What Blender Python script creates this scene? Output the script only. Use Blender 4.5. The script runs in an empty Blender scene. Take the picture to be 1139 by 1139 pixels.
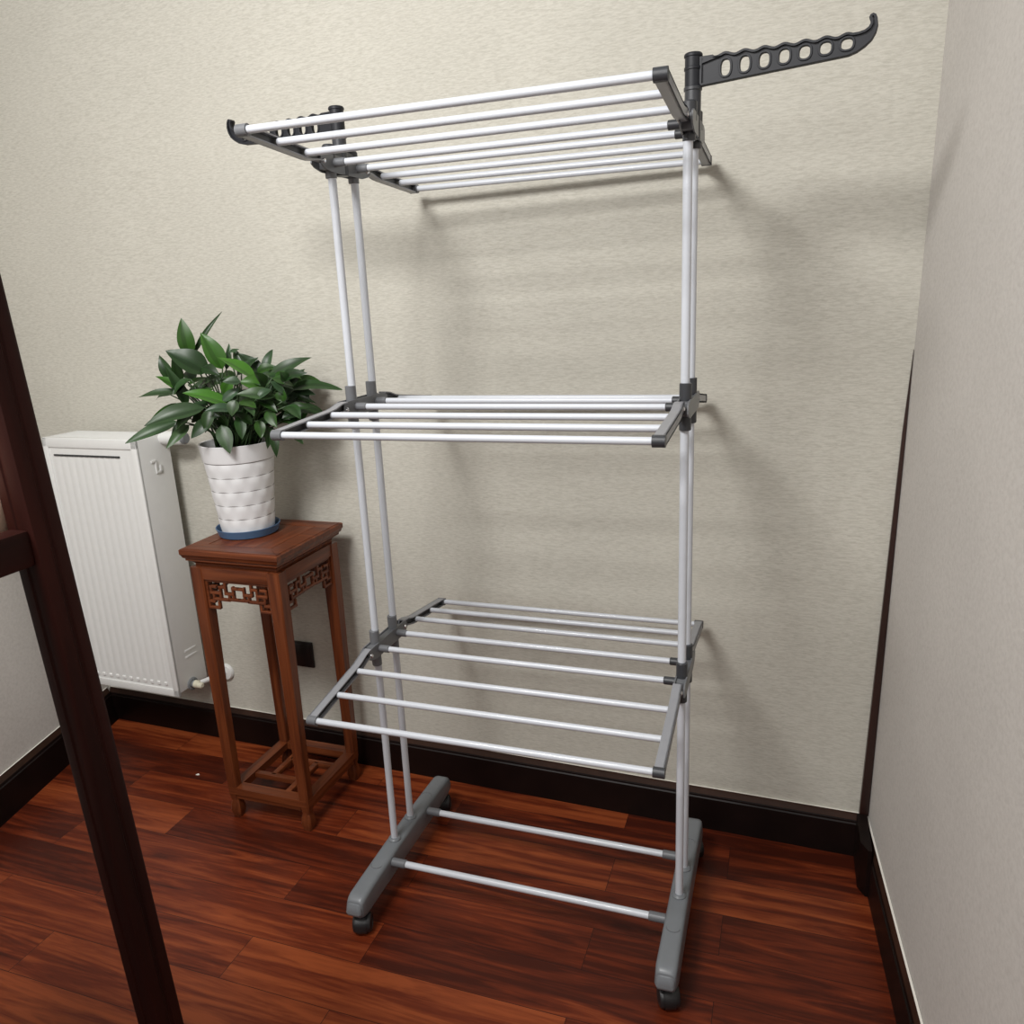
import bpy, bmesh, math, random
from mathutils import Vector, Matrix, Quaternion
random.seed(11)
C = bpy.context.scene.collection
V = Vector
PI = math.pi

# ------------------------------------------------------------------ materials
def new_mat(name):
    m = bpy.data.materials.new(name); m.use_nodes = True
    nt = m.node_tree
    return m, nt, nt.nodes, nt.links, nt.nodes['Principled BSDF']

def plain(name, col, rough=0.5, metal=0.0, spec=0.5, noise=0.0, nscale=40, bump=0.0, coat=0.0):
    m, nt, N, L, b = new_mat(name)
    b.inputs['Roughness'].default_value = rough
    b.inputs['Metallic'].default_value = metal
    b.inputs['Specular IOR Level'].default_value = spec
    b.inputs['Coat Weight'].default_value = coat
    tc = N.new('ShaderNodeTexCoord')
    nz = N.new('ShaderNodeTexNoise'); nz.inputs['Scale'].default_value = nscale; nz.inputs['Detail'].default_value = 4
    L.new(tc.outputs['Object'], nz.inputs['Vector'])
    r = N.new('ShaderNodeValToRGB')
    k = noise
    r.color_ramp.elements[0].position = .3; r.color_ramp.elements[1].position = .7
    r.color_ramp.elements[0].color = (col[0]*(1-k), col[1]*(1-k), col[2]*(1-k), 1)
    r.color_ramp.elements[1].color = (min(1, col[0]*(1+k)), min(1, col[1]*(1+k)), min(1, col[2]*(1+k)), 1)
    L.new(nz.outputs['Fac'], r.inputs['Fac']); L.new(r.outputs['Color'], b.inputs['Base Color'])
    if bump:
        bp = N.new('ShaderNodeBump'); bp.inputs['Strength'].default_value = bump; bp.inputs['Distance'].default_value = .002
        L.new(nz.outputs['Fac'], bp.inputs['Height']); L.new(bp.outputs['Normal'], b.inputs['Normal'])
    return m

def wood(name, dark, light, axis=2, scale=1.0, rough=.35, coat=.15, spec=.5):
    m, nt, N, L, b = new_mat(name)
    tc = N.new('ShaderNodeTexCoord'); mp = N.new('ShaderNodeMapping')
    s = [60*scale, 60*scale, 60*scale]; s[axis] = 3.0*scale
    mp.inputs['Scale'].default_value = s
    L.new(tc.outputs['Object'], mp.inputs['Vector'])
    n1 = N.new('ShaderNodeTexNoise'); n1.inputs['Scale'].default_value = 1.0; n1.inputs['Detail'].default_value = 6; n1.inputs['Distortion'].default_value = .6
    L.new(mp.outputs['Vector'], n1.inputs['Vector'])
    r = N.new('ShaderNodeValToRGB')
    r.color_ramp.elements[0].position = .32; r.color_ramp.elements[1].position = .72
    r.color_ramp.elements[0].color = (*dark, 1); r.color_ramp.elements[1].color = (*light, 1)
    L.new(n1.outputs['Fac'], r.inputs['Fac']); L.new(r.outputs['Color'], b.inputs['Base Color'])
    b.inputs['Roughness'].default_value = rough; b.inputs['Coat Weight'].default_value = coat
    b.inputs['Coat Roughness'].default_value = .2; b.inputs['Specular IOR Level'].default_value = spec
    bp = N.new('ShaderNodeBump'); bp.inputs['Strength'].default_value = .12; bp.inputs['Distance'].default_value = .001
    L.new(n1.outputs['Fac'], bp.inputs['Height']); L.new(bp.outputs['Normal'], b.inputs['Normal'])
    return m

def wallpaper(name, c0, c1, sx, sz, bump=.35, patch=.06, rough=.8):
    """fibrous wall covering: fine streaks running level along the wall"""
    m, nt, N, L, b = new_mat(name)
    tc = N.new('ShaderNodeTexCoord'); mp = N.new('ShaderNodeMapping')
    mp.inputs['Scale'].default_value = (sx, sx, sz)
    L.new(tc.outputs['Object'], mp.inputs['Vector'])
    n1 = N.new('ShaderNodeTexNoise'); n1.inputs['Scale'].default_value = 1; n1.inputs['Detail'].default_value = 5; n1.inputs['Roughness'].default_value = .65; n1.inputs['Distortion'].default_value = .4
    L.new(mp.outputs['Vector'], n1.inputs['Vector'])
    n2 = N.new('ShaderNodeTexNoise'); n2.inputs['Scale'].default_value = 3.0; n2.inputs['Detail'].default_value = 3
    L.new(tc.outputs['Object'], n2.inputs['Vector'])
    r = N.new('ShaderNodeValToRGB')
    r.color_ramp.elements[0].position = .28; r.color_ramp.elements[1].position = .6
    r.color_ramp.elements[0].color = (*c0, 1); r.color_ramp.elements[1].color = (*c1, 1)
    L.new(n1.outputs['Fac'], r.inputs['Fac'])
    mr = N.new('ShaderNodeMapRange'); mr.inputs['From Min'].default_value = .3; mr.inputs['From Max'].default_value = .7
    mr.inputs['To Min'].default_value = 1-patch; mr.inputs['To Max'].default_value = 1+patch
    L.new(n2.outputs['Fac'], mr.inputs['Value'])
    hs = N.new('ShaderNodeHueSaturation'); L.new(r.outputs['Color'], hs.inputs['Color']); L.new(mr.outputs['Result'], hs.inputs['Value'])
    L.new(hs.outputs['Color'], b.inputs['Base Color'])
    b.inputs['Roughness'].default_value = rough; b.inputs['Specular IOR Level'].default_value = .25
    bp = N.new('ShaderNodeBump'); bp.inputs['Strength'].default_value = bump; bp.inputs['Distance'].default_value = .002
    L.new(n1.outputs['Fac'], bp.inputs['Height']); L.new(bp.outputs['Normal'], b.inputs['Normal'])
    return m

def floor_material():
    m, nt, N, L, b = new_mat('red_wood_planks')
    tc = N.new('ShaderNodeTexCoord'); mp = N.new('ShaderNodeMapping')
    mp.inputs['Location'].default_value = (.33, .21, 0)
    L.new(tc.outputs['Object'], mp.inputs['Vector'])
    br = N.new('ShaderNodeTexBrick')
    br.offset = .37; br.offset_frequency = 2; br.squash = 1
    br.inputs['Color1'].default_value = (0, 0, 0, 1); br.inputs['Color2'].default_value = (1, 1, 1, 1)
    br.inputs['Mortar'].default_value = (.0, .0, .0, 1)
    br.inputs['Scale'].default_value = 1.0; br.inputs['Mortar Size'].default_value = .0008
    br.inputs['Mortar Smooth'].default_value = .2
    br.inputs['Brick Width'].default_value = .80; br.inputs['Row Height'].default_value = .128
    L.new(mp.outputs['Vector'], br.inputs['Vector'])
    # grain, shifted from plank to plank
    sh = N.new('ShaderNodeVectorMath'); sh.operation = 'MULTIPLY_ADD'
    L.new(br.outputs['Color'], sh.inputs[0]); sh.inputs[1].default_value = (7.0, 3.0, 5.0)
    L.new(tc.outputs['Object'], sh.inputs[2])
    mg = N.new('ShaderNodeMapping'); mg.inputs['Scale'].default_value = (1.7, 24, 1)
    L.new(sh.outputs['Vector'], mg.inputs['Vector'])
    g1 = N.new('ShaderNodeTexNoise'); g1.inputs['Scale'].default_value = 1.0; g1.inputs['Detail'].default_value = 8; g1.inputs['Roughness'].default_value = .6; g1.inputs['Distortion'].default_value = 1.3
    L.new(mg.outputs['Vector'], g1.inputs['Vector'])
    mg2 = N.new('ShaderNodeMapping'); mg2.inputs['Scale'].default_value = (14, 190, 1)
    L.new(sh.outputs['Vector'], mg2.inputs['Vector'])
    g2 = N.new('ShaderNodeTexNoise'); g2.inputs['Scale'].default_value = 1.0; g2.inputs['Detail'].default_value = 3
    L.new(mg2.outputs['Vector'], g2.inputs['Vector'])
    r = N.new('ShaderNodeValToRGB'); cr = r.color_ramp
    cr.elements[0].position = .33; cr.elements[0].color = (*FLOOR_D, 1)
    cr.elements[1].position = .70; cr.elements[1].color = (*FLOOR_L, 1)
    e = cr.elements.new(.5); e.color = (*FLOOR_M, 1)
    a = N.new('ShaderNodeMath'); a.operation = 'MULTIPLY_ADD'; a.inputs[1].default_value = .26
    sep = N.new('ShaderNodeSeparateColor'); L.new(br.outputs['Color'], sep.inputs['Color'])
    L.new(sep.outputs['Red'], a.inputs[0])
    sub = N.new('ShaderNodeMath'); sub.operation = 'SUBTRACT'; sub.inputs[1].default_value = .13
    L.new(g1.outputs['Fac'], sub.inputs[0]); L.new(sub.outputs['Value'], a.inputs[2])
    a2 = N.new('ShaderNodeMath'); a2.operation = 'MULTIPLY_ADD'; a2.inputs[1].default_value = .20
    L.new(g2.outputs['Fac'], a2.inputs[0])
    s2 = N.new('ShaderNodeMath'); s2.operation = 'SUBTRACT'; s2.inputs[1].default_value = .11
    L.new(a.outputs['Value'], s2.inputs[0]); L.new(s2.outputs['Value'], a2.inputs[2])
    L.new(a2.outputs['Value'], r.inputs['Fac'])
    mx = N.new('ShaderNodeMix'); mx.data_type = 'RGBA'
    L.new(br.outputs['Fac'], mx.inputs['Factor']); L.new(r.outputs['Color'], mx.inputs['A'])
    mx.inputs['B'].default_value = (.016, .0045, .003, 1)
    L.new(mx.outputs['Result'], b.inputs['Base Color'])
    b.inputs['Roughness'].default_value = .36; b.inputs['Specular IOR Level'].default_value = .22
    b.inputs['Coat Weight'].default_value = .06; b.inputs['Coat Roughness'].default_value = .25
    bp = N.new('ShaderNodeBump'); bp.inputs['Strength'].default_value = .25; bp.inputs['Distance'].default_value = .0012; bp.invert = True
    ad = N.new('ShaderNodeMath'); ad.operation = 'MULTIPLY_ADD'; ad.inputs[1].default_value = -.12
    L.new(g2.outputs['Fac'], ad.inputs[0]); L.new(br.outputs['Fac'], ad.inputs[2])
    L.new(ad.outputs['Value'], bp.inputs['Height']); L.new(bp.outputs['Normal'], b.inputs['Normal'])
    return m

FLOOR_D = (.050, .0080, .0032); FLOOR_M = (.128, .0210, .0064); FLOOR_L = (.27, .060, .0172)

def leaf_material():
    m, nt, N, L, b = new_mat('leaf_green')
    at = N.new('ShaderNodeAttribute'); at.attribute_name = 'Col'
    tc = N.new('ShaderNodeTexCoord')
    nz = N.new('ShaderNodeTexNoise'); nz.inputs['Scale'].default_value = 30
    L.new(tc.outputs['Object'], nz.inputs['Vector'])
    mr = N.new('ShaderNodeMapRange'); mr.inputs['To Min'].default_value = .75; mr.inputs['To Max'].default_value = 1.25
    L.new(nz.outputs['Fac'], mr.inputs['Value'])
    hs = N.new('ShaderNodeHueSaturation'); L.new(at.outputs['Color'], hs.inputs['Color']); L.new(mr.outputs['Result'], hs.inputs['Value'])
    L.new(hs.outputs['Color'], b.inputs['Base Color'])
    b.inputs['Roughness'].default_value = .4; b.inputs['Specular IOR Level'].default_value = .4
    return m

M = {
 'wall': wallpaper('cream_fibre_wallpaper', (.425, .408, .352), (.562, .545, .482), 55, 330, .22, .03),
 'wall_plain': wallpaper('pale_mottled_wallpaper', (.47, .445, .415), (.545, .52, .488), 95, 120, .2, .03),
 'base': plain('dark_wood_skirting', (.0065, .0028, .0022), .45, noise=.3, nscale=12, spec=.2),
 'base_edge': plain('brown_skirting_moulding', (.035, .016, .010), .4, noise=.3, nscale=12, spec=.3),
 'trim': wood('dark_corner_wood', (.012, .005, .004), (.04, .014, .009), 2, .6),
 'floor': floor_material(),
 'tube': plain('white_coated_tube', (.555, .582, .63), .3, noise=.01, coat=.2),
 'grey': plain('mid_grey_plastic', (.135, .14, .15), .38, noise=.03),
 'foot': plain('grey_foot_plastic', (.165, .178, .192), .36, noise=.04, nscale=25),
 'wing': plain('pale_grey_plastic', (.25, .255, .275), .36, noise=.03),
 'dark': plain('charcoal_plastic', (.036, .038, .043), .38, noise=.05),
 'arm': plain('dark_grey_plastic', (.016, .017, .021), .45, spec=.28, noise=.05),
 'black': plain('black_plastic', (.012, .012, .013), .4, noise=.05),
 'chrome': plain('bright_screw_metal', (.75, .75, .76), .18, metal=1.0),
 'stand': wood('red_brown_hardwood', (.070, .0158, .0055), (.190, .050, .0155), 2, 1.0, .38, .08, .3),
 'stand_x': wood('red_brown_hardwood_across', (.070, .0158, .0055), (.190, .050, .0155), 0, 1.0, .38, .08, .3),
 'stand_y': wood('red_brown_hardwood_along', (.070, .0158, .0055), (.190, .050, .0155), 1, 1.0, .38, .08, .3),
 'pot': plain('white_glazed_ceramic', (.70, .70, .71), .35, noise=.05, nscale=14),
 'pot_line': plain('grey_joint_line', (.22, .21, .21), .6, noise=.2),
 'saucer': plain('slate_blue_plastic', (.068, .135, .245), .4, noise=.05),
 'soil': plain('dark_soil', (.02, .014, .01), .95, noise=.5, nscale=120, bump=.8),
 'leaf': leaf_material(),
 'stem': plain('green_stalk', (.03, .065, .02), .45, noise=.3),
 'rad': plain('white_radiator_enamel', (.74, .745, .73), .3, noise=.015, coat=.2),
 'rad_dark': plain('radiator_slot_shade', (.04, .04, .04), .8, noise=.1),
 'cream': plain('cream_plastic', (.66, .63, .50), .4, noise=.03),
 'valve_grey': plain('grey_valve_cap', (.20, .21, .22), .4, noise=.05),
 'socket': plain('black_socket_plastic', (.014, .012, .012), .3, noise=.1),
 'shelfwood': wood('dark_mahogany', (.012, .0026, .0018), (.031, .0058, .0036), 2, .5, .55, .0, .12),
 'shelfwood_y': wood('dark_mahogany_along', (.012, .0026, .0018), (.031, .0058, .0036), 1, .5, .55, .0, .12),
 'beige': plain('peach_beige_cloth', (.74, .52, .39), .85, noise=.06, nscale=200, bump=.3),
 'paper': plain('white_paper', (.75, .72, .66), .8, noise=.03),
}

# ------------------------------------------------------------------ mesh helpers
def obj(name, bm, mats, parent=None, smooth=40):
    me = bpy.data.meshes.new(name)
    bmesh.ops.recalc_face_normals(bm, faces=bm.faces)
    bm.to_mesh(me); bm.free()
    for m in (mats if isinstance(mats, (list, tuple)) else [mats]): me.materials.append(m)
    me.shade_smooth()
    if smooth < 180: me.set_sharp_from_angle(angle=math.radians(smooth))
    o = bpy.data.objects.new(name, me); C.objects.link(o)
    if parent: o.parent = parent
    return o

def thing(name, label, cat, loc=(0, 0, 0), rz=0, group=None):
    o = bpy.data.objects.new(name, None); C.objects.link(o)
    o.location = loc; o.rotation_euler = (0, 0, rz); o.empty_display_size = .05
    o['label'] = label; o['category'] = cat
    if group: o['group'] = group
    return o

def struct(name, bm, mats, smooth=30):
    o = obj(name, bm, mats, None, smooth); o['kind'] = 'structure'; return o

def box(bm, x0, x1, y0, y1, z0, z1, bev=0.0, seg=2, mi=0):
    r = bmesh.ops.create_cube(bm, size=1)
    for v in r['verts']:
        v.co = V((x0+(v.co.x+.5)*(x1-x0), y0+(v.co.y+.5)*(y1-y0), z0+(v.co.z+.5)*(z1-z0)))
    fs = set(f for v in r['verts'] for f in v.link_faces)
    for f in fs: f.material_index = mi
    if bev:
        es = list(set(e for v in r['verts'] for e in v.link_edges))
        rr = bmesh.ops.bevel(bm, geom=es, offset=bev, segments=seg, affect='EDGES', profile=.6)
        for f in rr['faces']: f.material_index = mi
    return bm

def loft(bm, rings, cap=True, mi=0, close=True):
    vs = [[bm.verts.new(p) for p in r] for r in rings]
    n = len(vs[0])
    for a, b in zip(vs[:-1], vs[1:]):
        for i in range(n if close else n-1):
            f = bm.faces.new((a[i], a[(i+1) % n], b[(i+1) % n], b[i])); f.material_index = mi
    if cap:
        for r in (vs[0], vs[-1]):
            f = bm.faces.new(r); f.material_index = mi
    return vs

def frame_of(d):
    d = d.normalized()
    u = d.orthogonal().normalized(); return u, d.cross(u)

def tube(bm, pts, radii, seg=16, cap=True, mi=0):
    pts = [V(p) for p in pts]
    if not isinstance(radii, (list, tuple)): radii = [radii]*len(pts)
    u, w = frame_of(pts[1]-pts[0]); rings = []
    for i, p in enumerate(pts):
        d = (pts[min(i+1, len(pts)-1)]-pts[max(i-1, 0)]).normalized()
        u = (u-d*u.dot(d)).normalized(); w = d.cross(u)
        rings.append([p+radii[i]*(math.cos(2*PI*k/seg)*u+math.sin(2*PI*k/seg)*w) for k in range(seg)])
    loft(bm, rings, cap, mi); return bm

def rod(bm, p0, p1, r, seg=16, ch=.0015, mi=0):
    p0, p1 = V(p0), V(p1); d = (p1-p0).normalized()
    return tube(bm, [p0, p0+d*ch, p1-d*ch, p1], [r-ch, r, r, r-ch], seg, True, mi)

def lathe(bm, prof, c=(0, 0, 0), seg=48, mi=0, axis=None):
    """prof: (r, h) pairs from bottom to top, open profile; r=0 closes"""
    rows = []
    q = V((0, 0, 1)).rotation_difference(V(axis)) if axis is not None else Quaternion()
    c = V(c)
    for r, h in prof:
        if r < 1e-6: rows.append([bm.verts.new(c+q @ V((0, 0, h)))])
        else: rows.append([bm.verts.new(c+q @ V((r*math.cos(2*PI*k/seg), r*math.sin(2*PI*k/seg), h))) for k in range(seg)])
    for a, b in zip(rows[:-1], rows[1:]):
        for k in range(seg):
            k2 = (k+1) % seg
            if len(a) == 1 and len(b) == 1: continue
            if len(a) == 1: f = bm.faces.new((a[0], b[k], b[k2]))
            elif len(b) == 1: f = bm.faces.new((a[k], a[k2], b[0]))
            else: f = bm.faces.new((a[k], a[k2], b[k2], b[k]))
            f.material_index = mi
    return bm

def prism(bm, poly, axis, a0, a1, mi=0):
    """extrude a 2-D outline along x, y or z (axis 0, 1, 2)"""
    def P(u, v, t):
        return V((t, u, v)) if axis == 0 else (V((u, t, v)) if axis == 1 else V((u, v, t)))
    loft(bm, [[P(u, v, a0) for u, v in poly], [P(u, v, a1) for u, v in poly]], True, mi); return bm

def NB(): return bmesh.new()

# ------------------------------------------------------------------ camera
cam = bpy.data.cameras.new('camera'); co = bpy.data.objects.new('camera', cam); C.objects.link(co)
pitch, yaw, roll = -0.26632, 0.33834, -0.045774
fw = V((-math.sin(yaw)*math.cos(pitch), math.cos(yaw)*math.cos(pitch), math.sin(pitch)))
rt = V((math.cos(yaw), math.sin(yaw), 0)); up = rt.cross(fw)
r_ = math.cos(roll)*rt+math.sin(roll)*up; u_ = -math.sin(roll)*rt+math.cos(roll)*up
CAM = V((.562, -1.6127, 1.4937))
mw = Matrix(((r_.x, u_.x, -fw.x, CAM.x), (r_.y, u_.y, -fw.y, CAM.y), (r_.z, u_.z, -fw.z, CAM.z), (0, 0, 0, 1)))
co.matrix_world = mw
FPX, PX, PY = 870.694, 574.407, 567.782
cam.sensor_width = 36; cam.sensor_fit = 'HORIZONTAL'; cam.lens = FPX/1139*36
cam.shift_x = -(PX-569.5)/1139; cam.shift_y = (PY-569.5)/1139
cam.clip_start = .02
bpy.context.scene.camera = co

# ------------------------------------------------------------------ room shell
WY, WA = .3905, -.0268
cw, sw = math.cos(WA), math.sin(WA)
def W3(t, off, z): return V((t*cw+off*sw, WY+t*sw-off*cw, z))    # along the back wall, out from it, up
HB = .1275

bm = NB(); box(bm, -2.2, 1.4, -4.2, .6, -.05, 0); struct('floor', bm, M['floor'])

bm = NB()
loft(bm, [[W3(-2.15, 0, 0), W3(.90, 0, 0), W3(.90, -.06, 0), W3(-2.15, -.06, 0)],
          [W3(-2.15, 0, 3.0), W3(.90, 0, 3.0), W3(.90, -.06, 3.0), W3(-2.15, -.06, 3.0)]])
struct('wall_back', bm, M['wall'])

# right wall: a little out of square and out of plumb, as in the room
def RX(y, z): return .8145+.0105*z+(.37-y)*.072
bm = NB()
ya, yb = .37, -4.2
loft(bm, [[V((RX(ya, 0), ya, 0)), V((RX(yb, 0), yb, 0)), V((RX(yb, 0)+.06, yb, 0)), V((RX(ya, 0)+.06, ya, 0))],
          [V((RX(ya, 3), ya, 3)), V((RX(yb, 3), yb, 3)), V((RX(yb, 3)+.06, yb, 3)), V((RX(ya, 3)+.06, ya, 3))]])
struct('wall_right', bm, M['wall_plain'])
# left wall
def LX(y, z): return -1.672-(y+.185)*.25-.16*z
bm = NB()
ya, yb = .46, -4.2
loft(bm, [[V((LX(ya, 0), ya, 0)), V((LX(ya, 0)-.06, ya, 0)), V((LX(yb, 0)-.06, yb, 0)), V((LX(yb, 0), yb, 0))],
          [V((LX(ya, 3), ya, 3)), V((LX(ya, 3)-.06, ya, 3)), V((LX(yb, 3)-.06, yb, 3)), V((LX(yb, 3), yb, 3))]])
struct('wall_left', bm, M['wall_plain'])

# skirting: (out, up) outline with a moulded top
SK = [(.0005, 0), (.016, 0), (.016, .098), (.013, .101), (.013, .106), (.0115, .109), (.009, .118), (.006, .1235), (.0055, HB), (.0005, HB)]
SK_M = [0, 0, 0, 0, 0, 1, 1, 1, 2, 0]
def skirting(name, f, t0, t1):
    bm = NB()
    a = [bm.verts.new(f(t0, o, z)) for o, z in SK]; b = [bm.verts.new(f(t1, o, z)) for o, z in SK]
    n = len(SK)
    for i in range(n):
        fc = bm.faces.new((a[i], a[(i+1) % n], b[(i+1) % n], b[i])); fc.material_index = SK_M[i]
    bm.faces.new(a); bm.faces.new(b)
    struct(name, bm, [M['base'], M['base_edge'], M['paper']], 25)
skirting('baseboard_back', W3, -1.835, .812)
skirting('baseboard_right', lambda t, o, z: V((RX(t, z)-o-.0005, t, z)), .362, -4.2)
skirting('baseboard_left', lambda t, o, z: V((LX(t, z)+o, t, z)), .425, -4.2)
# dark wooden strip in the right corner, dying out upwards
bm = NB()
loft(bm, [[W3(.793, .0005, .128), W3(.8155, .0005, .128), W3(.8155, .012, .128), W3(.794, .012, .128)],
          [W3(.8045, .0005, .60), W3(.8205, .0005, .60), W3(.8205, .010, .60), W3(.8055, .010, .60)],
          [W3(.8185, .0005, 1.15), W3(.8262, .0005, 1.15), W3(.8262, .007, 1.15), W3(.8190, .007, 1.15)],
          [W3(.8275, .0005, 1.34), W3(.8280, .0005, 1.34), W3(.8280, .002, 1.34), W3(.8276, .002, 1.34)]])
struct('trim_1', bm, M['trim'])
# chamfered plinth block at the foot of the strip
bm = NB()
prism(bm, [(.787, .352), (.812, .352), (.812, .205), (.803, .205), (.787, .235)], 2, .0005, .135)
struct('trim_2', bm, M['base'])

# ------------------------------------------------------------------ clothes drying rack
rack = thing('clothes_drying_rack', 'tall three-tier white and grey folding clothes drying rack on black casters', 'drying rack')
XP, PYH = .3738, .0471                # uprights
ZT, ZM, ZB = 1.7826, 1.2692, .6715    # the three tiers
HG = .0973; DD = (.0598, .152, .2445)
Q = .0476; XB = .361; XC = .339
TIER = {'t': (ZT, -.0628, .0457, .0078, -.0006), 'm': (ZM, .0572, .1399, 0, 0), 'b': (ZB, .1469, .1244, -.002, .0023)}

for sx in (-1, 1):
    for sy in (-1, 1):
        bm = NB()
        rod(bm, (sx*XP, sy*PYH-.002, .10), (sx*(XP-.002), sy*PYH+.0078, ZT-.004), .0089, 20)
        obj('upright_tube', bm, M['tube'], rack)

def slab_sweep(bm, path, e0, e1, x0, x1, mi=0):
    """sweep a flat rectangle (thickness e0..e1 across the path, x0..x1 wide) along a path of (y, z)"""
    rings = []
    for i, p in enumerate(path):
        p = V(p); a = V(path[max(i-1, 0)]); b = V(path[min(i+1, len(path)-1)])
        d = (b-a).normalized(); n = V((-d.y, d.x))
        rings.append([V((x0, (p+n*e0).x, (p+n*e0).y)), V((x1, (p+n*e0).x, (p+n*e0).y)), V((x1, (p+n*e1).x, (p+n*e1).y)), V((x0, (p+n*e1).x, (p+n*e1).y))])
    loft(bm, rings, True, mi)

def tier(key):
    z, af, ab, yo, sxo = TIER[key]
    # brackets joining each pair of uprights
    for s in (-1, 1):
        x = s*XP; bm = NB()
        pr = [(-.103, -.006), (-.100, .010), (-.085, .016), (.085, .016), (.100, .010), (.103, -.006), (.092, -.013), (.066, -.019), (-.066, -.019), (-.092, -.013)]
        for xa, xb in ((x-.0125, x-.0095), (x+.0095, x+.0125)):
            prism(bm, [(y+yo, zz+z) for y, zz in pr], 0, xa, xb)
        box(bm, x-.0105, x+.0105, yo-.075, yo+.075, z-.015, z+.0125, .002)
        bj = obj('bracket', bm, M['grey'], rack)
        for sy in (-1, 1):
            bm = NB()
            top = .012 if key == 't' else .047
            rod(bm, (x, sy*PYH+yo, z-.046 if key != 't' else z-.030), (x, sy*PYH+yo, z+top), .0120, 20, .001)
            obj('collar', bm, M['dark'] if s > 0 else M['grey'], bj)
        for sy in (-1, 1):
            bm = NB(); lathe(bm, [(0, .004), (.0035, .0035), (.0055, .001), (.0055, -.002)][::-1], (x-s*.0125, sy*.090+yo, z-.001), 12, 0, (-s, 0, 0))
            obj('screw', bm, M['chrome'], bj)
    # two fixed tubes between the brackets
    for sy in (-1, 1):
        bm = NB(); rod(bm, (-XC-sxo, sy*Q+yo, z), (XC+sxo, sy*Q+yo, z), .0070, 16)
        t = obj('fixed_tube', bm, M['tube'], rack)
        for s in (-1, 1):
            bm = NB(); rod(bm, (s*(XC-.004), sy*Q+yo, z), (s*(XP-.011), sy*Q+yo, z), .0090, 16)
            obj('tube_socket', bm, M['grey'] if s < 0 else M['dark'], t)
    # folding wings, front and back
    for sg, a in ((-1, af), (1, ab)):
        def L(d, e): return V((sg*(HG+d*math.cos(a)+e*math.sin(a))+yo, z-d*math.sin(a)+e*math.cos(a)))
        path = [L(-.010, .006), L(.012, .006), L(.040, .001), L(.060, 0), L(DD[2]+.004, 0)]
        if sg < 0: pass
        for s in (-1, 1):
            bm = NB(); xo = s*(.3775+sxo); xi = s*(.3585+sxo); xw = s*(.3745+sxo)
            h = .0098
            lo, hi = (-h, h)
            slab_sweep(bm, path, lo, hi, min(xw, xo), max(xw, xo), 0)                # outer web
            slab_sweep(bm, path, h-.0028, h, min(xi, xo), max(xi, xo), 0)              # flanges
            slab_sweep(bm, path, -h, -h+.0028, min(xi, xo), max(xi, xo), 0)
            xq = s*(.3735+sxo); xr = s*(.3660+sxo)
            slab_sweep(bm, path, -h+.0026, h-.0026, min(xq, xr), max(xq, xr), 1)        # black inner face
            arm = obj('wing_arm', bm, [M['wing'], M['black']], rack)
            p = L(DD[2], 0)
            bm = NB()
            capc = [L(DD[2]+.0105*math.cos(t), .0106*math.sin(t)) for t in [PI*2*k/20 for k in range(20)]]
            x0_, x1_ = sorted((s*(.3565+sxo), s*(.3785+sxo)))
            prism(bm, [(c.x, c.y) for c in capc], 0, x0_, x1_)
            obj('end_cap', bm, M['grey'] if s < 0 else M['dark'], arm)
            bm = NB(); pp = L(.004, .004); lathe(bm, [(.0055, -.002), (.0055, .001), (.0035, .003), (0, .0035)], (xo, pp.x, pp.y), 12, 0, (s, 0, 0))
            obj('screw', bm, M['chrome'], arm)
        for d in DD:
            p = L(d, 0); bm = NB()
            rod(bm, (-XB-sxo, p.x, p.y), (XB+sxo, p.x, p.y), .0070, 16)
            obj('hanging_tube', bm, M['tube'], rack)
for k in 'tmb': tier(k)

# hook arms for hangers, on swivel columns above the top brackets
def hanger_plate():
    L = .268
    n = 90; top = []
    for i in range(n+1):
        u = i/n; x = .012+u*(.228)
        h = .0470-.0150*u
        w = .0022*math.cos((x-.0525)/.0300*2*PI) if x > .034 else 0
        top.append((x, h/2+w+ .004*u))
    # bottom edge is straight; outline in (along, up) about the mid line
    def bot(x): return -.0235+.012*max(0, (x-.012)/.228)
    out = [(.012, .012), (.012, .0), (.012, -.012), (.012, bot(.012)+.004), (.014, bot(.012)), (.020, bot(.02)), (.10, bot(.10))]
    out += [(.235, bot(.235)), (.247, -.008), (.258, -.001), (.2665, .007), (.2715, .017), (.2735, .028), (.2722, .037), (.2700, .0425),
            (.2665, .0445), (.2632, .0432), (.2618, .0400), (.2638, .035), (.2640, .030), (.2618, .0255), (.2565, .0218), (.2480, .0200)]
    out += top[::-1]
    return out
def hole(i):
    x = .0525+i*.0300; f = i/6
    return (x, .0005+.0055*f, .0080+.0008*f, .0140-.0050*f)
def curve_solid(loops, depth):
    cu = bpy.data.curves.new('tmp', 'CURVE'); cu.dimensions = '2D'; cu.fill_mode = 'BOTH'; cu.extrude = depth; cu.bevel_depth = .0006; cu.bevel_resolution = 1
    for lp in loops:
        sp = cu.splines.new('POLY'); sp.points.add(len(lp)-1); sp.use_cyclic_u = True
        for p, (x, y) in zip(sp.points, lp): p.co = (x, y, 0, 1)
    ob = bpy.data.objects.new('tmp', cu); C.objects.link(ob)
    dg = bpy.context.evaluated_depsgraph_get(); dg.update()
    me = bpy.data.meshes.new_from_object(ob.evaluated_get(dg))
    bpy.data.objects.remove(ob); bpy.data.curves.remove(cu)
    return me
def ell(x, y, a, b, n=24):
    r = []
    for k in range(n):
        t = 2*PI*k/n; c, s = math.cos(t), math.sin(t)
        r.append((x+a*math.copysign(abs(c)**.8, c), y+b*math.copysign(abs(s)**.8, s)))
    return r
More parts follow.
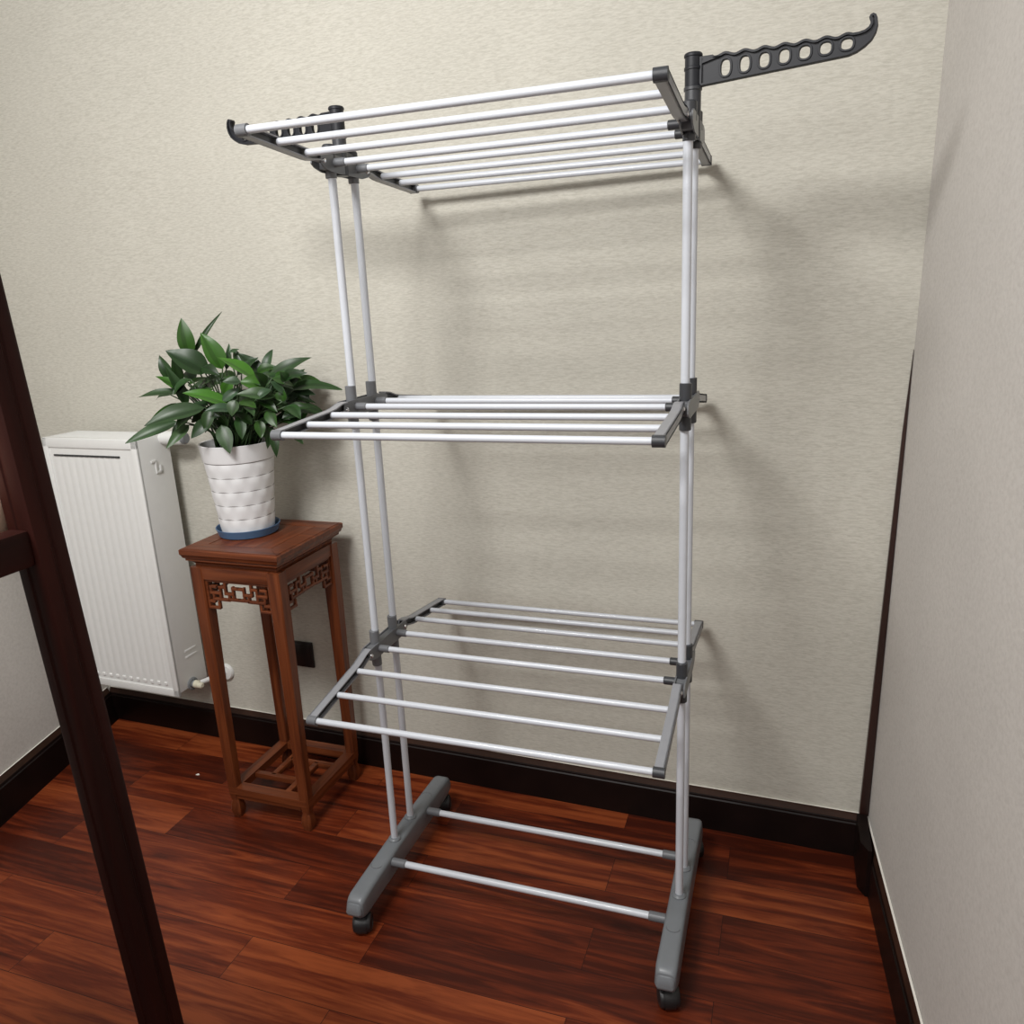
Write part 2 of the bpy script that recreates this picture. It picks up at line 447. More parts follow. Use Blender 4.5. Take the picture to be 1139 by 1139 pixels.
def inset(poly, d):
    n = len(poly); r = []
    A = sum(poly[i][0]*poly[(i+1) % n][1]-poly[(i+1) % n][0]*poly[i][1] for i in range(n))
    sgn = 1 if A > 0 else -1
    for i in range(n):
        a, b, c = V(poly[i-1]), V(poly[i]), V(poly[(i+1) % n])
        t = (c-a)
        if t.length < 1e-9: t = V((1, 0))
        t.normalize(); r.append((b.x-sgn*t.y*d, b.y+sgn*t.x*d))
    return r
outl = hanger_plate()
plate = curve_solid([outl]+[ell(*hole(i)) for i in range(7)], .0025)
rim = curve_solid([outl, inset(outl, .0032)], .0070)
rings = []
for i in range(7):
    x, y, a, b = hole(i); rings.append(curve_solid([ell(x, y, a+.0022, b+.0022), ell(x, y, a, b)], .0045))
def hanger(sx, ang, z):
    x, y = sx*XP, .0078
    bm = NB()
    lathe(bm, [(0, ZT-.02), (.0150, ZT-.02), (.0150, z-.030), (.0168, z-.029), (.0168, z-.024), (.0155, z-.023)], (x, y, 0), 28)
    box(bm, x-.010, x+.010, y-.058, y+.058, ZT+.010, ZT+.030, .005)
    for sy in (-1, 1): rod(bm, (x, y+sy*PYH, ZT), (x, y+sy*PYH, ZT+.037), .0135, 20, .003)
    col = obj('hanger_column', bm, M['dark'], rack)
    bm = NB()
    for me in [plate, rim]+rings: bm.from_mesh(me)
    rot = Matrix.Translation((x, y, z)) @ Matrix.Rotation(ang, 4, 'Z') @ Matrix.Rotation(PI/2, 4, 'X') @ Matrix.Diagonal((1.12, 1, 1, 1))
    bmesh.ops.transform(bm, matrix=rot, verts=bm.verts)
    lathe(bm, [(0, z-.0235), (.0152, z-.0235), (.0152, z+.004), (.0166, z+.005), (.0166, z+.009), (.0152, z+.010), (.0152, z+.0255), (.0168, z+.0265), (.0168, z+.030), (.0150, z+.0325), (0, z+.0330)], (x, y, 0), 28)
    obj('hanger_arm', bm, M['arm'], rack, 35)
    return col
hanger(1, -.116, 1.874)
hanger(-1, PI-.12, 1.868)

# base feet
def foot(sx):
    bm = NB(); x = sx*XP; rings = []
    st = []
    for k in range(11):
        a = PI/2*k/10
        st.append((-.240-.036*math.cos(a), .0165+.0112*math.sin(a), .0725-.0185*math.sin(a), .0735+.0365*math.sin(a)**.9))
        if k == 4: q = st[-1]; st += [(q[0]+.0010, q[1]-.0008, q[2]+.0005, q[3]-.0010), (q[0]+.0026, q[1]-.0006, q[2]+.0003, q[3]+.0004), (q[0]+.0036, q[1]+.0012, q[2], q[3]+.0030)]
    st += [(-.2, .0272, .053, .1125), (-.12, .0266, .052, .1155), (-.06, .0262, .052, .1175), (0, .026, .052, .118)]
    st = st+[(-a, b, c, d) for a, b, c, d in st[-2::-1]]
    for y, w, z0, z1 in st:
        w *= .86; r = min(.011, w*.6, (z1-z0)*.45); lw = min(.012, (z1-z0)*.4); ring = []
        for cx, cz, a0 in ((w-r, z1-r, 0), (-(w-r), z1-r, PI/2)):
            for k in range(6):
                t = a0+PI/2*k/5; ring.append(V((x+cx+r*math.cos(t), y, cz+r*math.sin(t))))
        ring += [V((x-w-.002, y, z0+lw)), V((x-w+.003, y, z0)), V((x+w-.003, y, z0)), V((x+w+.002, y, z0+lw))]
        rings.append(ring)
    loft(bm, rings)
    f = obj('base_foot', bm, M['foot'], rack, 50)
    for sy in (-1, 1):
        # moulded pockets the uprights stand in, and a pressed arc further out
        bm = NB(); rod(bm, (x, sy*PYH-.002, .112), (x, sy*PYH-.002, .124), .0165, 24, .004)
        obj('upright_socket', bm, M['foot'], f)
        bm = NB(); pts = [(x+.0145*math.cos(t), sy*.150+sy*.012*math.sin(t), .1146) for t in [PI*k/14 for k in range(15)]]
        tube(bm, pts, .0009, 6); obj('seam_arc', bm, M['grey'], f)
    for sy in (-1, 1):
        y = sy*.238
        bm = NB()
        rod(bm, (x, y, .030), (x, y, .060), .0095, 14)
        ca = .35
        for wx in (-.0125, .0125):
            lathe(bm, [(0, -.0105), (.016, -.0105), (.0215, -.0085), (.0240, -.004), (.0240, .004), (.0215, .0085), (.016, .0105), (.015, .009), (0, .009)], (x+wx*math.cos(ca)+.004, y+sy*.006+wx*math.sin(ca), .0243), 28, 0, (math.cos(ca), math.sin(ca), 0))
        lathe(bm, [(.0265, -.012), (.0270, -.004), (.0265, .004), (.0265, .012)], (x+.004, y+sy*.006, .0243), 28, 0, (math.cos(ca), math.sin(ca), 0))
        obj('caster', bm, M['black'], rack)
foot(-1); foot(1)
for sy in (-1, 1):
    bm = NB(); rod(bm, (-.3165, sy*.1077, .0959), (.3165, sy*.1077, .0959), .0085, 18)
    t = obj('base_tube', bm, M['tube'], rack)
    for s in (-1, 1):
        bm = NB(); rod(bm, (s*.3125, sy*.1077, .0959), (s*.352, sy*.1077, .0959), .0110, 18)
        obj('tube_socket', bm, M['grey'], t)

# ------------------------------------------------------------------ plant stand
SX, SY, SW, SD, SH = -.845, .187, .32, .329, .865
stand = thing('plant_stand', 'tall square red-brown carved hardwood plant stand with fretwork frieze', 'plant stand', (SX, SY, 0), -.005)
hw, hd = SW/2, SD/2
bm = NB()
def sqring(bm_, lv, mi=0):
    loft(bm_, [[V((-a, -b, z)), V((a, -b, z)), V((a, b, z)), V((-a, b, z))] for a, b, z in lv], True, mi)
def ins(d, z): return (hw-d, hd-d, z)
# frame of the top with a groove, then the stepped lip below
lv = [ins(.020, SH-.040), ins(.010, SH-.036), ins(.010, SH-.030), ins(.005, SH-.027), ins(.003, SH-.021), ins(.002, SH-.019), ins(0, SH-.016), ins(0, SH-.004), ins(.003, SH-.0012), ins(.006, SH-.0012)]
sqring(bm, lv)
tp = obj('top', bm, M['stand_x'], stand, 20)
for x0, x1, y0, y1, mm in ((-hw+.006, hw-.006, -hd+.006, -hd+.056, 'stand_x'), (-hw+.006, hw-.006, hd-.056, hd-.006, 'stand_x')):
    pass
bm = NB()   # mitred frame boards
for k in range(4):
    a = .056; i0 = .0065
    P = [(-hw+i0, -hd+i0), (hw-i0, -hd+i0), (hw-a, -hd+a), (-hw+a, -hd+a)]
    if k == 1: P = [(hw-i0, -hd+i0), (hw-i0, hd-i0), (hw-a, hd-a), (hw-a, -hd+a)]
    if k == 2: P = [(hw-i0, hd-i0), (-hw+i0, hd-i0), (-hw+a, hd-a), (hw-a, hd-a)]
    if k == 3: P = [(-hw+i0, hd-i0), (-hw+i0, -hd+i0), (-hw+a, -hd+a), (-hw+a, hd-a)]
    c = V((sum(p[0] for p in P)/4, sum(p[1] for p in P)/4))
    P = [((p[0]-c.x)*.997+c.x, (p[1]-c.y)*.997+c.y) for p in P]
    prism(bm, P, 2, SH-.003, SH)
obj('top_frame', bm, M['stand_x'], tp, 20)
bm = NB(); box(bm, -hw+.0585, hw-.0585, -hd+.0585, hd-.0585, SH-.003, SH-.0004, .0008); obj('top_panel', bm, M['stand_y'], tp, 20)
# waist
bm = NB(); sqring(bm, [ins(.030, SH-.066), ins(.027, SH-.056), ins(.027, SH-.048), ins(.018, SH-.039)]); obj('waist', bm, M['stand_x'], stand, 20)
# legs: straight, slightly tapered, with a small scroll foot
LO = .014
for ax in (-1, 1):
    for ay in (-1, 1):
        bm = NB(); rings = []
        ox, oy = ax*(hw-LO), ay*(hd-LO)
        for z, w, dx in ((SH-.057, .040, 0), (SH-.20, .040, 0), (.45, .036, 0.002), (.13, .032, .004), (.085, .031, .005), (.066, .026, .007), (.055, .024, .009), (.044, .030, .006), (.024, .034, .004), (.010, .030, .006), (0, .024, .009)):
            x0, y0 = ox-ax*dx, oy-ay*dx; x1, y1 = x0-ax*w, y0-ay*w
            b = .004
            xs, ys = sorted((x0, x1)), sorted((y0, y1))
            rings.append([V((xs[0]+b, ys[0], z)), V((xs[1]-b, ys[0], z)), V((xs[1], ys[0]+b, z)), V((xs[1], ys[1]-b, z)), V((xs[1]-b, ys[1], z)), V((xs[0]+b, ys[1], z)), V((xs[0], ys[1]-b, z)), V((xs[0], ys[0]+b, z))])
        loft(bm, rings); obj('leg', bm, M['stand'], stand, 30)
# aprons and fretwork on the four sides
def side_xf(k):
    return Matrix.Rotation(k*PI/2, 4, 'Z')
for k in range(4):
    half = (hw if k % 2 == 0 else hd)-LO-.038; out = (hd if k % 2 == 0 else hw)-LO-.003
    mm = M['stand_x'] if k % 2 == 0 else M['stand_y']
    bm = NB(); box(bm, -half-.004, half+.004, -out, -out+.022, SH-.092, SH-.055, .003)
    bmesh.ops.transform(bm, matrix=side_xf(k), verts=bm.verts); ap = obj('apron', bm, mm, stand, 25)
    bm = NB(); zt = SH-.091; U = half/6.0; Vv = .0185; th = .0040
    yo0, yo1 = -out+.005, -out+.015
    def hb(u0, u1, v):
        for s in (-1, 1):
            x0, x1 = sorted((s*(half-u0*U), s*(half-u1*U)))
            box(bm, x0-th, x1+th, yo0, yo1, zt-v*Vv-th, zt-v*Vv+th, .0015, 1)
    def vb(u, v0, v1):
        for s in (-1, 1):
            x = s*(half-u*U)
            box(bm, x-th, x+th, yo0+.0005, yo1+.0005, zt-v1*Vv-th, zt-v0*Vv+th, .0015, 1)
    hb(0, 6, .25); vb(.25, 0, 4.6); hb(.25, 2.1, 4.6); vb(2.1, 3.7, 4.6); hb(.25, 1.3, 3.6); vb(1.3, 2.5, 3.6); hb(1.3, 4.2, 3.2); hb(.9, 2.6, 2.2)
    vb(.9, 1.2, 2.2); vb(2.6, 1.2, 3.2); hb(.9, 1.8, 1.2); hb(2.6, 3.6, 1.2); vb(3.6, .25, 2.2); hb(3.6, 5.0, 2.2); vb(4.2, 2.2, 3.2); vb(5.0, 1.2, 3.1); hb(4.2, 6, 3.1); hb(5.0, 6, 1.3)
    bmesh.ops.transform(bm, matrix=side_xf(k), verts=bm.verts); obj('fretwork', bm, mm, ap, 25)
# low shelf frame with a pinwheel lattice
a0, b0 = hw-LO-.004, hd-LO-.004
for k in range(4):
    ln = (a0 if k % 2 == 0 else b0); ou = (b0 if k % 2 == 0 else a0)
    mm = M['stand_x'] if k % 2 == 0 else M['stand_y']
    bm = NB()
    prism(bm, [(-ln+.006, -ou), (ln-.006, -ou), (ln-.032, -ou+.034), (-ln+.032, -ou+.034)], 2, .082, .104)
    box(bm, -ln+.03, ln-.03, -ou+.004, -ou+.020, .066, .083, .002)
    bmesh.ops.transform(bm, matrix=side_xf(k), verts=bm.verts); obj('shelf_rail', bm, mm, stand, 25)
ia, ib = a0-.032, b0-.032; g = .048
for (x0, x1, y0, y1) in ((-ia, g, -g-.009, -g+.009), (g-.009, g+.009, -ib, g), (-g, ia, g-.009, g+.009), (-g-.009, -g+.009, -g, ib)):
    bm = NB(); box(bm, x0, x1, y0, y1, .084, .100, .002); obj('shelf_lattice', bm, M['stand_x'], stand, 25)

# ------------------------------------------------------------------ saucer and potted plant
PXc, PYc = -.908, .205
bm = NB()
lathe(bm, [(0, 0), (.078, 0), (.083, .002), (.0895, .0215), (.0905, .0240), (.0895, .0250), (.0875, .0240), (.0805, .005), (.076, .0035), (0, .0035)], (0, 0, 0), 56)
sc = obj('plant_saucer', bm, M['saucer'], None, 40); sc.location = (PXc, PYc, SH+.0002)
sc['label'] = 'round slate-blue plastic saucer under the white plant pot'; sc['category'] = 'saucer'

plant = thing('potted_plant', 'bushy dark green leafy plant in a white ceramic pot with grey rows', 'plant', (PXc, PYc, SH+.004))
# pot: tapering, in faceted rows one above another, with a plain rim band
bm = NB(); seg = 96; nrow = 5; z0, z1 = .012, .214; H = .266
def prad(z): return .0735+(.1005-.0735)*(z/H)
rows = []
rows.append((0, 0, 0)); rows.append((.070, 0, 0)); rows.append((.073, .004, 0))
for i in range(nrow):
    a = z0+(z1-z0)*i/nrow; b = z0+(z1-z0)*(i+1)/nrow
    rows += [(prad(a)-.0002, a, 1), (prad(a)-.0002, a+.0004, 1), (prad(a)+.0001, a+.0045, 0), (prad((a+b)/2)+.0004, (a+b)/2, 0), (prad(b)+.0001, b-.0012, 0)]
rows += [(prad(z1)-.0004, z1+.0005, 1), (prad(z1)-.0002, z1+.002, 1), (prad(z1)+.0022, z1+.0035, 0), (prad(z1)+.0032, z1+.009, 0), (.1035, H-.004, 0), (.1040, H-.001, 0), (.1025, H, 0), (.0985, H-.001, 0), (.0970, H-.012, 0), (.0930, H-.03, 0)]
vs = []
for j, (r, z, g) in enumerate(rows):
    if r == 0: vs.append([bm.verts.new((0, 0, z))]); continue
    rw = []
    for k in range(seg):
        t = 2*PI*k/seg; zz = z; rr = r
        if z0-.001 <= z <= z1+.001:
            i = int(min(nrow-1, max(0, (z-z0)/(z1-z0)*nrow)))
            ph = (t/(2*PI)*12+.5*(i % 2)) % 1
            rr = r-.0010*(abs(ph-.5)*2)**2 if not g else r-.0003
            zz = z+(.0026*max(0, math.sin(PI*ph)-.12) if g == 1 and rows[j-1][2] == 1 else 0)
        rw.append(bm.verts.new((rr*math.cos(t), rr*math.sin(t), zz)))
    vs.append(rw)
for j, (a, b) in enumerate(zip(vs[:-1], vs[1:])):
    for k in range(seg):
        k2 = (k+1) % seg
        f = bm.faces.new((a[0], b[k], b[k2])) if len(a) == 1 else bm.faces.new((a[k], a[k2], b[k2], b[k]))
        f.material_index = 1 if (rows[j][2] == 1 and rows[j+1][2] == 1) else 0
pot = obj('pot', bm, [M['pot'], M['pot_line']], plant, 35)
bm = NB(); lathe(bm, [(.0945, H-.025), (.06, H-.020), (.02, H-.018), (0, H-.018)], (0, 0, 0), 32); obj('soil', bm, M['soil'], plant)

# leaves: where the blades start and end, read off as (across, up) about the pot and given depth
E1 = V((.943, .333, 0)); E2 = V((-.333, .943, 0))          # across the view, away from it
def fromview(cx, cy, depth):
    px, py = 130+cx*.2546, 330+cy*.2546
    return E1*((px-251)/420.0)+E2*depth+V((0, 0, H-.008+(495-py)/412.0))
SPEC = [  # base x, y, tip x, y, width, depth base, depth tip, tone
 (325,215,445,60,20,.05,.08,0),(296,215,285,80,62,.03,.03,1),(430,282,362,148,74,.02,.03,2),(372,300,240,215,92,-.02,-.04,0),(250,345,236,245,42,0,0,0),(292,425,240,275,46,-.05,-.06,0),
 (216,330,180,235,46,.0,.0,0),(252,378,162,325,42,-.02,-.02,2),(218,397,150,362,28,.04,.06,0),(232,412,64,415,38,.0,-.02,3),(150,425,74,446,22,.05,.08,0),(372,468,182,512,66,-.10,-.16,3),
 (235,530,70,588,48,-.08,-.14,3),(182,468,88,525,22,.02,.0,1),(318,545,252,616,38,-.10,-.15,3),(482,560,512,658,58,-.10,-.125,3),(655,575,660,655,36,-.07,-.09,0),(680,590,692,697,36,-.06,-.08,0),(735,600,802,655,42,-.03,-.04,0),
 (785,420,982,430,62,.02,.03,0),(682,352,852,280,54,.02,.04,3),(622,322,652,240,38,.06,.09,3),(592,332,498,248,54,.05,.07,0),(572,342,448,256,62,.0,-.01,2),(482,402,532,338,48,-.04,-.05,2),
 (482,442,338,388,60,-.08,-.12,2),(692,422,568,405,50,-.08,-.11,3),(532,468,438,465,42,-.11,-.14,3),(652,382,558,362,66,-.04,-.06,2),(752,402,822,328,48,.0,.02,0),(782,452,868,482,20,.0,.0,0),(745,470,830,492,26,.03,.04,0),
 (642,472,702,378,48,-.05,-.06,0),(560,440,545,495,46,-.12,-.13,3),(600,470,640,500,40,-.1,-.13,3),(430,300,445,205,26,.08,.1,3),(470,240,500,232,14,.06,.08,3),(700,330,640,352,40,.03,.05,3),
 (680,500,720,560,44,-.07,-.10,1),(640,540,650,600,40,-.09,-.11,1),(560,520,570,600,42,-.1,-.12,0),(360,480,300,540,48,-.11,-.14,0),(420,520,360,580,46,-.11,-.14,0),(330,350,270,400,50,-.06,-.08,0),(400,300,470,330,46,-.03,-.05,0),
 (520,330,600,270,44,.03,.05,0),(740,440,800,400,40,-.02,-.02,0),(700,460,780,520,42,-.04,-.06,0),(440,480,420,560,44,-.11,-.13,0),(500,300,470,230,36,.07,.09,0),
]
tones = [(.015, .044, .009), (.026, .078, .010), (.040, .125, .012), (.036, .074, .030)]
rnd = random.Random(5)
for i in range(70):                                        # filling behind and between
    cx = rnd.uniform(300, 800); cy = rnd.uniform(330, 570)
    ang = rnd.uniform(0, 2*PI); ln = rnd.uniform(60, 110)
    dep = rnd.uniform(-.08, .16)
    SPEC.append((cx, cy, cx+ln*math.cos(ang), cy+ln*.7*math.sin(ang)+10, rnd.uniform(34, 56), dep, dep+rnd.uniform(-.04, .04), rnd.choice((0, 0, 0, 1))))
for i in range(44):                                        # denser on the right and over the rim
    cx = rnd.uniform(480, 790); cy = rnd.uniform(340, 575)
    ang = rnd.uniform(-.9, 1.1) if rnd.random() < .75 else rnd.uniform(0, 2*PI); ln = rnd.uniform(60, 115)
    dep = rnd.uniform(-.10, .06)
    SPEC.append((cx, cy, cx+ln*math.cos(ang), cy+ln*.6*math.sin(ang)+8, rnd.uniform(32, 54), dep, dep+rnd.uniform(-.04, .04), rnd.choice((0, 0, 3, 1))))
lb, sb = NB(), NB()
cl = lb.loops.layers.float_color.new('Col')
tocam = (CAM-V((PXc, PYc, 1.2))).normalized()
for (bx, by, tx, ty, w, d0, d1, tone) in SPEC:
    B = fromview(bx-(tx-bx)*.22, by-(ty-by)*.22, d0); T = fromview(tx, ty, d1)
    root = V((rnd.uniform(-.035, .035)+B.x*.15, rnd.uniform(-.035, .035)+B.y*.15, H-.02))
    # stalk
    mid = (root+B)/2+V((0, 0, .03))-V((B.x, B.y, 0))*.12
    pts = []
    for k in range(7):
        t = k/6; pts.append(root*(1-t)**2+mid*2*t*(1-t)+B*t*t)
    tube(sb, pts, [.0026-.0008*k/6 for k in range(7)], 6)
    ax = T-B; ln = ax.length
    n0 = (tocam*rnd.uniform(.45, .9)+V((0, 0, 1))*rnd.uniform(.3, .8)+V((rnd.uniform(-.35, .35), rnd.uniform(-.35, .35), 0))).normalized()
    side = ax.cross(n0).normalized(); nn = side.cross(ax).normalized()
    W = w*.2546/420*.5*1.22
    c0 = tones[tone]; j = rnd.uniform(.75, 1.3); c = (c0[0]*j, c0[1]*j, c0[2]*j*rnd.uniform(.8, 1.2), 1)
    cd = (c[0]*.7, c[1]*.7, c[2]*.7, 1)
    S = 10; rowsl = []
    sag = rnd.uniform(.05, .12)*ln
    for k in range(S+1):
        t = k/S
        p = B+ax*t+nn*(sag*math.sin(PI*t)*1.0)
        ww = W*(math.sin(PI*min(1, t**.72))**.85 if 0 < t < 1 else 0)
        if k == S: ww = .0003
        if k == 0: ww = .0012
        fold = .28+.12*math.sin(3*t+tx)
        wv = .06*W*math.sin(9*t+bx)
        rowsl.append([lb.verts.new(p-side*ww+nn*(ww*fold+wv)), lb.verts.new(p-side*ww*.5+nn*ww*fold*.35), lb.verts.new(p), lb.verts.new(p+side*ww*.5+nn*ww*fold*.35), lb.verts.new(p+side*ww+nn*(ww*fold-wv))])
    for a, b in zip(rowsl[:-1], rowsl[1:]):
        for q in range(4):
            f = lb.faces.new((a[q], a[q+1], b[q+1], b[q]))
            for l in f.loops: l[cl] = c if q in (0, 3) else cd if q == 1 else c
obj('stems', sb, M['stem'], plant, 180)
lo = obj('foliage', lb, M['leaf'], plant, 180)

# ------------------------------------------------------------------ radiator
rad = thing('radiator', 'white steel panel radiator with vertical ribs on the back wall', 'radiator', W3(-1.50, 0, 0), WA)
rx0, rx1 = -.205, .187                # local x; local -y is out from the wall
RZ0, RZ1 = .250, 1.122
yf, yk = -.180, -.045
# front panel: pressed ribs
bm = NB()
nx = 120
zs = [RZ0+.002, RZ0+.036, RZ0+.050, RZ0+.075, RZ1-.085, RZ1-.062, RZ1-.052, RZ1-.002]
amp = [0, 0, .6, 1, 1, .5, 0, 0]
grid = []
fx0, fx1 = rx0+.004, rx1-.004
for z, a in zip(zs, amp):
    row = []
    for i in range(nx+1):
        x = fx0+(fx1-fx0)*i/nx
        d = 0
        u = (x-(rx0+.03))/(rx1-.045-(rx0+.03))
        if 0 <= u <= 1:
            ph = (x-rx0)/.0305 % 1
            d = .0015*a*(1 if .30 < ph < .70 else (max(0, 1-abs(ph-.5)/.5)/.6 if True else 0))
            d = .0015*a*max(0, min(1, (.5-abs(ph-.5))*4.0-.35))
        row.append(bm.verts.new((x, yf+.0045-d, z)))
    grid.append(row)
for a, b in zip(grid[:-1], grid[1:]):
    for i in range(nx): bm.faces.new((a[i], a[i+1], b[i+1], b[i]))
fp = obj('front_panel', bm, M['rad'], rad, 35)
bm = NB()      # casing: frame edge round the front, sides, top grille plate, back
for x0, x1 in ((rx0, rx0+.022), (rx1-.022, rx1)): box(bm, x0, x1, yf, yf+.012, RZ0, RZ1, .003)
box(bm, rx0, rx1, yf, yf+.012, RZ1-.030, RZ1, .003); box(bm, rx0, rx1, yf, yf+.012, RZ0, RZ0+.026, .003)
for x0, x1 in ((rx0, rx0+.003), (rx1-.003, rx1)): box(bm, x0, x1, yf+.004, yk, RZ0+.012, RZ1-.003, .001)
box(bm, rx0+.002, rx1-.002, yk-.004, yk, RZ0+.006, RZ1-.006, .001)
obj('casing', bm, M['rad'], rad, 35)
bm = NB(); box(bm, rx0+.002, rx1-.002, yf+.003, yk-.001, RZ1-.006, RZ1+.002, .0015)
for i in range(11):
    y = yf+.022+i*.0098
    box(bm, rx0+.02, rx1-.02, y, y+.0035, RZ1+.0015, RZ1+.0028, 0)
obj('top_grille', bm, M['rad'], rad, 35)
bm = NB()
k = 0
x = rx0+.040
while x < rx1-.075:
    box(bm, x, x+.019, yf+.0010, yf+.006, RZ1-.058, RZ1-.0525, 0); x += .0215
obj('slot_row', bm, M['rad_dark'], fp, 35)
bm = NB(); x = rx0+.030
while x < rx1-.050:
    box(bm, x, x+.013, yf-.0005, yf+.006, RZ0+.037, RZ0+.049, .002, 1); x += .0305/1.0
obj('rib_ends', bm, M['rad'], fp, 35)
# clip hook and two pressed slots on the right side sheet
bm = NB(); xx = rx1
for (ya, yb, za, zb) in ((yf+.048, yf+.068, RZ1-.082, RZ1-.074), (yf+.063, yf+.070, RZ1-.112, RZ1-.076), (yf+.063, yf+.088, RZ1-.118, RZ1-.110), (yf+.080, yf+.088, RZ1-.118, RZ1-.094)):
    box(bm, xx, xx+.0035, ya, yb, za, zb, .001)
obj('side_clip', bm, M['rad'], rad, 35)
for dz in (0, -.022):
    bm = NB(); box(bm, xx-.0005, xx+.0016, yf+.055, yf+.105, RZ0+.138+dz, RZ0+.145+dz, .001); obj('side_slot', bm, M['rad'] if dz == 0 else M['rad'], rad)
# upper vent fitting and lower valve
bm = NB()
zc, yc = RZ1-.012, -.066
rod(bm, (rx1-.004, yc, zc), (rx1+.080, yc, zc), .022, 28, .004)
v1 = obj('upper_fitting', bm, M['rad'], rad)
bm = NB(); rod(bm, (rx1+.079, yc, zc), (rx1+.094, yc, zc), .0185, 24, .004); obj('fitting_cap', bm, M['valve_grey'], v1)
bm = NB()
zc, yc = RZ0+.020, -.115
lathe(bm, [(.022, -.001), (.022, .004), (.016, .006), (.016, .0)], (rx1, yc, zc), 24, 0, (1, 0, 0))
rod(bm, (rx1-.004, yc, zc), (rx1+.012, yc, zc), .013, 20, .002)
v2 = obj('lower_valve', bm, M['valve_grey'], rad)
bm = NB(); rod(bm, (rx1+.010, yc, zc), (rx1+.030, yc, zc), .0135, 20, .004); rod(bm, (rx1+.028, yc-.004, zc), (rx1+.048, yc-.004, zc), .0105, 20, .004); obj('valve_plug', bm, M['cream'], v2)
bm = NB(); rod(bm, (rx1+.020, yc, zc), (rx1+.050, -.012, zc-.004), .0085, 14)
obj('supply_pipe', bm, M['rad'], rad)
bm = NB(); lathe(bm, [(.030, -.0005), (.030, .006), (.026, .011), (.010, .013), (0, .013)], (rx1+.050, -.001, zc-.004), 28, 0, (0, -1, 0)); obj('pipe_rose', bm, M['rad'], rad)
# wall brackets carrying it
for x in (rx0+.06, rx1-.06):
    for z in (RZ0+.10, RZ1-.12):
        bm = NB(); box(bm, x-.015, x+.015, yk-.001, -.0008, z-.02, z+.02, .002); obj('wall_bracket', bm, M['rad'], rad)

# ------------------------------------------------------------------ wall socket
so = thing('wall_socket', 'square black socket plate low on the back wall behind the plant stand', 'socket', W3(-.931, 0, .376), WA)
bm = NB(); box(bm, -.044, .044, -.009, -.0006, -.045, .045, .003); pl = obj('plate', bm, M['socket'], so)
bm = NB(); box(bm, -.037, .037, -.0105, -.0085, -.038, .038, .0015); obj('face', bm, M['socket'], pl)

# ------------------------------------------------------------------ dark wooden shelf unit at the left
TT = V((-.277, -.966, 1.566)); BB = V((-.237, -.956, .527))
dv = (TT-BB)/(TT.z-BB.z)
def post_at(z): return BB+dv*(z-BB.z)
P0 = post_at(0)
unit = thing('wooden_shelf_unit', 'dark mahogany open shelf unit with a grooved upright at the left edge', 'shelf unit', (P0.x, P0.y, 0))
hs = .0212
def post(ox, oy):
    bm = NB(); rings = []
    for z in (0, .02, 1.72, 1.74):
        p = post_at(z)-V((P0.x, P0.y, 0)); s = hs-.003 if z in (0, 1.74) else hs
        ring = []
        # rounded square with a shallow groove down each face
        b = .007
        loc = []
        for q in range(4):
            R = Matrix.Rotation(q*PI/2, 2)
            for (u, v) in ((-s+b*.3, -s+b*.3), (-s+b, -s), (-.0035, -s), (-.0018, -s+.0016), (.0018, -s+.0016), (.0035, -s), (s-b, -s)):
                w = R @ V((u, v)); loc.append(w)
        for w in loc: ring.append(V((p.x+w.x+ox, p.y+w.y+oy, z)))
        rings.append(ring)
    loft(bm, rings); return obj('upright_post', bm, M['shelfwood'], unit, 40)
UD, UWI = -.62, -.62
for ox in (0, UWI):
    for oy in (0, UD): post(ox, oy)
def rel(z): return post_at(z)-V((P0.x, P0.y, 0))
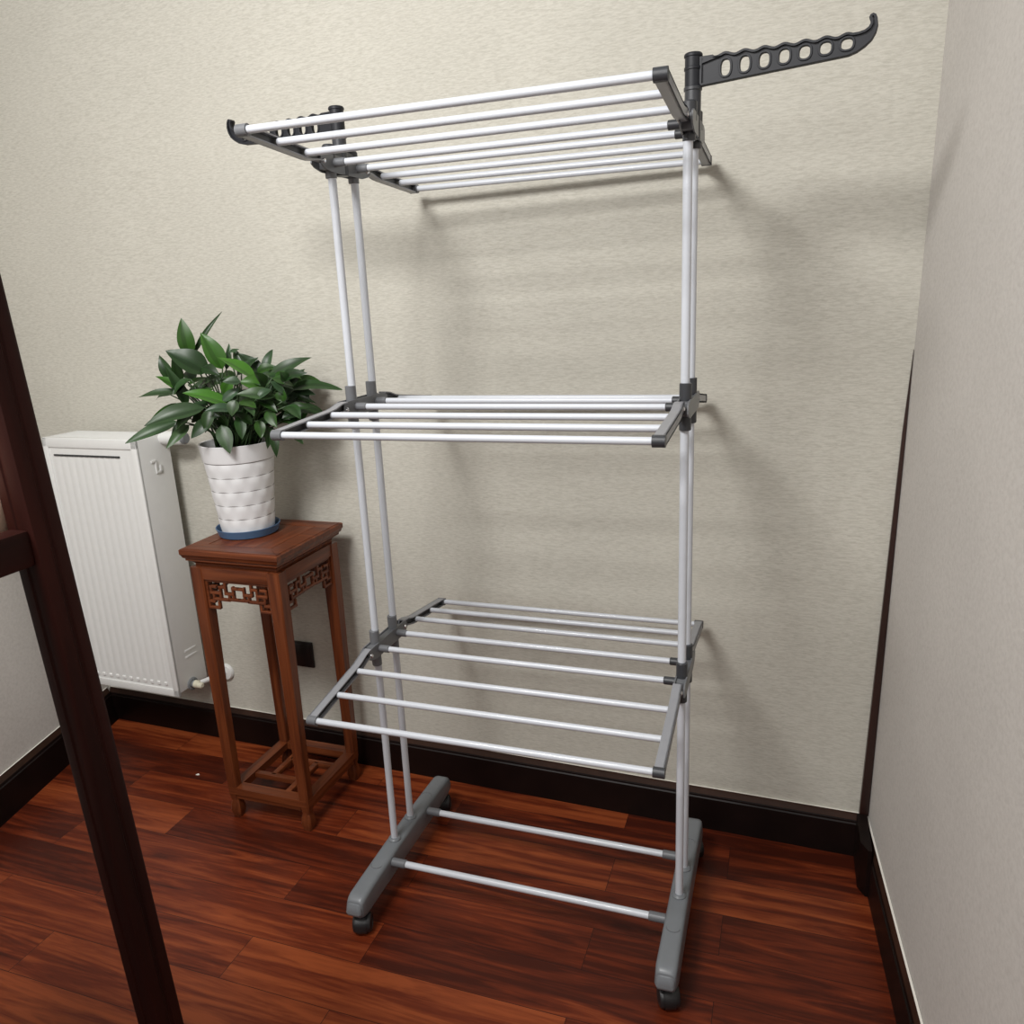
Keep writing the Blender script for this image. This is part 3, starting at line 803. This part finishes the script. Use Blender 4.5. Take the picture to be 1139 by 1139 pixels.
for z in (1.240, .30):
    p = rel(z)
    for ox in (0, UWI):
        bm = NB(); box(bm, p.x+ox-.015, p.x+ox+.015, p.y+UD+.02, p.y-.02, z-.022, z+.022, .006); obj('side_rail', bm, M['shelfwood_y'], unit, 30)
    bm = NB(); box(bm, p.x+UWI+.012, p.x-.012, p.y+UD+.02, p.y-.02, z-.018, z-.004, .002); obj('shelf_board', bm, M['shelfwood_y'], unit, 30)
p = post_at(1.240)
bx = thing('beige_bundle', 'peach-beige soft bundle resting on the shelf of the dark wooden unit', 'bundle', (p.x-.16, p.y-.12, 1.240-.004))
bm = NB(); box(bm, -.13, .133, -.17, .138, .0005, .080, .036, 5); obj('cover', bm, M['beige'], bx, 60)

# ------------------------------------------------------------------ scrap on the floor
bm = NB(); f = [bm.verts.new(p) for p in ((-.007, -.002, .001), (.001, -.004, .002), (.007, .001, .001), (.002, .003, .004), (-.005, .003, .001))]; bm.faces.new(f)
g_ = bmesh.ops.extrude_face_region(bm, geom=bm.faces[:]); bmesh.ops.translate(bm, vec=(0, 0, .0012), verts=[v for v in g_['geom'] if isinstance(v, bmesh.types.BMVert)])
s = obj('paper_scrap', bm, M['paper']); s.location = (-1.245, .195, -.0008)
s['label'] = 'tiny white scrap lying on the floor left of the plant stand'; s['category'] = 'scrap'

# ------------------------------------------------------------------ light
w = bpy.data.worlds.new('room_light'); bpy.context.scene.world = w; w.use_nodes = True
w.node_tree.nodes['Background'].inputs['Color'].default_value = (1, .985, .96, 1)
w.node_tree.nodes['Background'].inputs['Strength'].default_value = .20
def area(name, loc, target, sx, sy, power, col):
    l = bpy.data.lights.new(name, 'AREA'); l.shape = 'RECTANGLE'; l.size = sx; l.size_y = sy; l.energy = power; l.color = col
    o = bpy.data.objects.new(name, l); C.objects.link(o); o.location = loc
    o.rotation_euler = (V(target)-V(loc)).to_track_quat('-Z', 'Y').to_euler(); return o
area('ceiling_lamp', (-.55, -1.6, 2.85), (-.45, -.5, .9), .8, .5, 62, (1, .985, .965))
area('far_fill_light', (-.2, -3.8, 2.6), (-.3, .2, .9), 1.6, .9, 32, (1, .985, .965))  # weak fill added to brighten front faces, not a lamp of the room
vs_ = bpy.context.scene.view_settings
vs_.view_transform = 'Standard'; vs_.look = 'None'; vs_.exposure = 0; vs_.gamma = 1
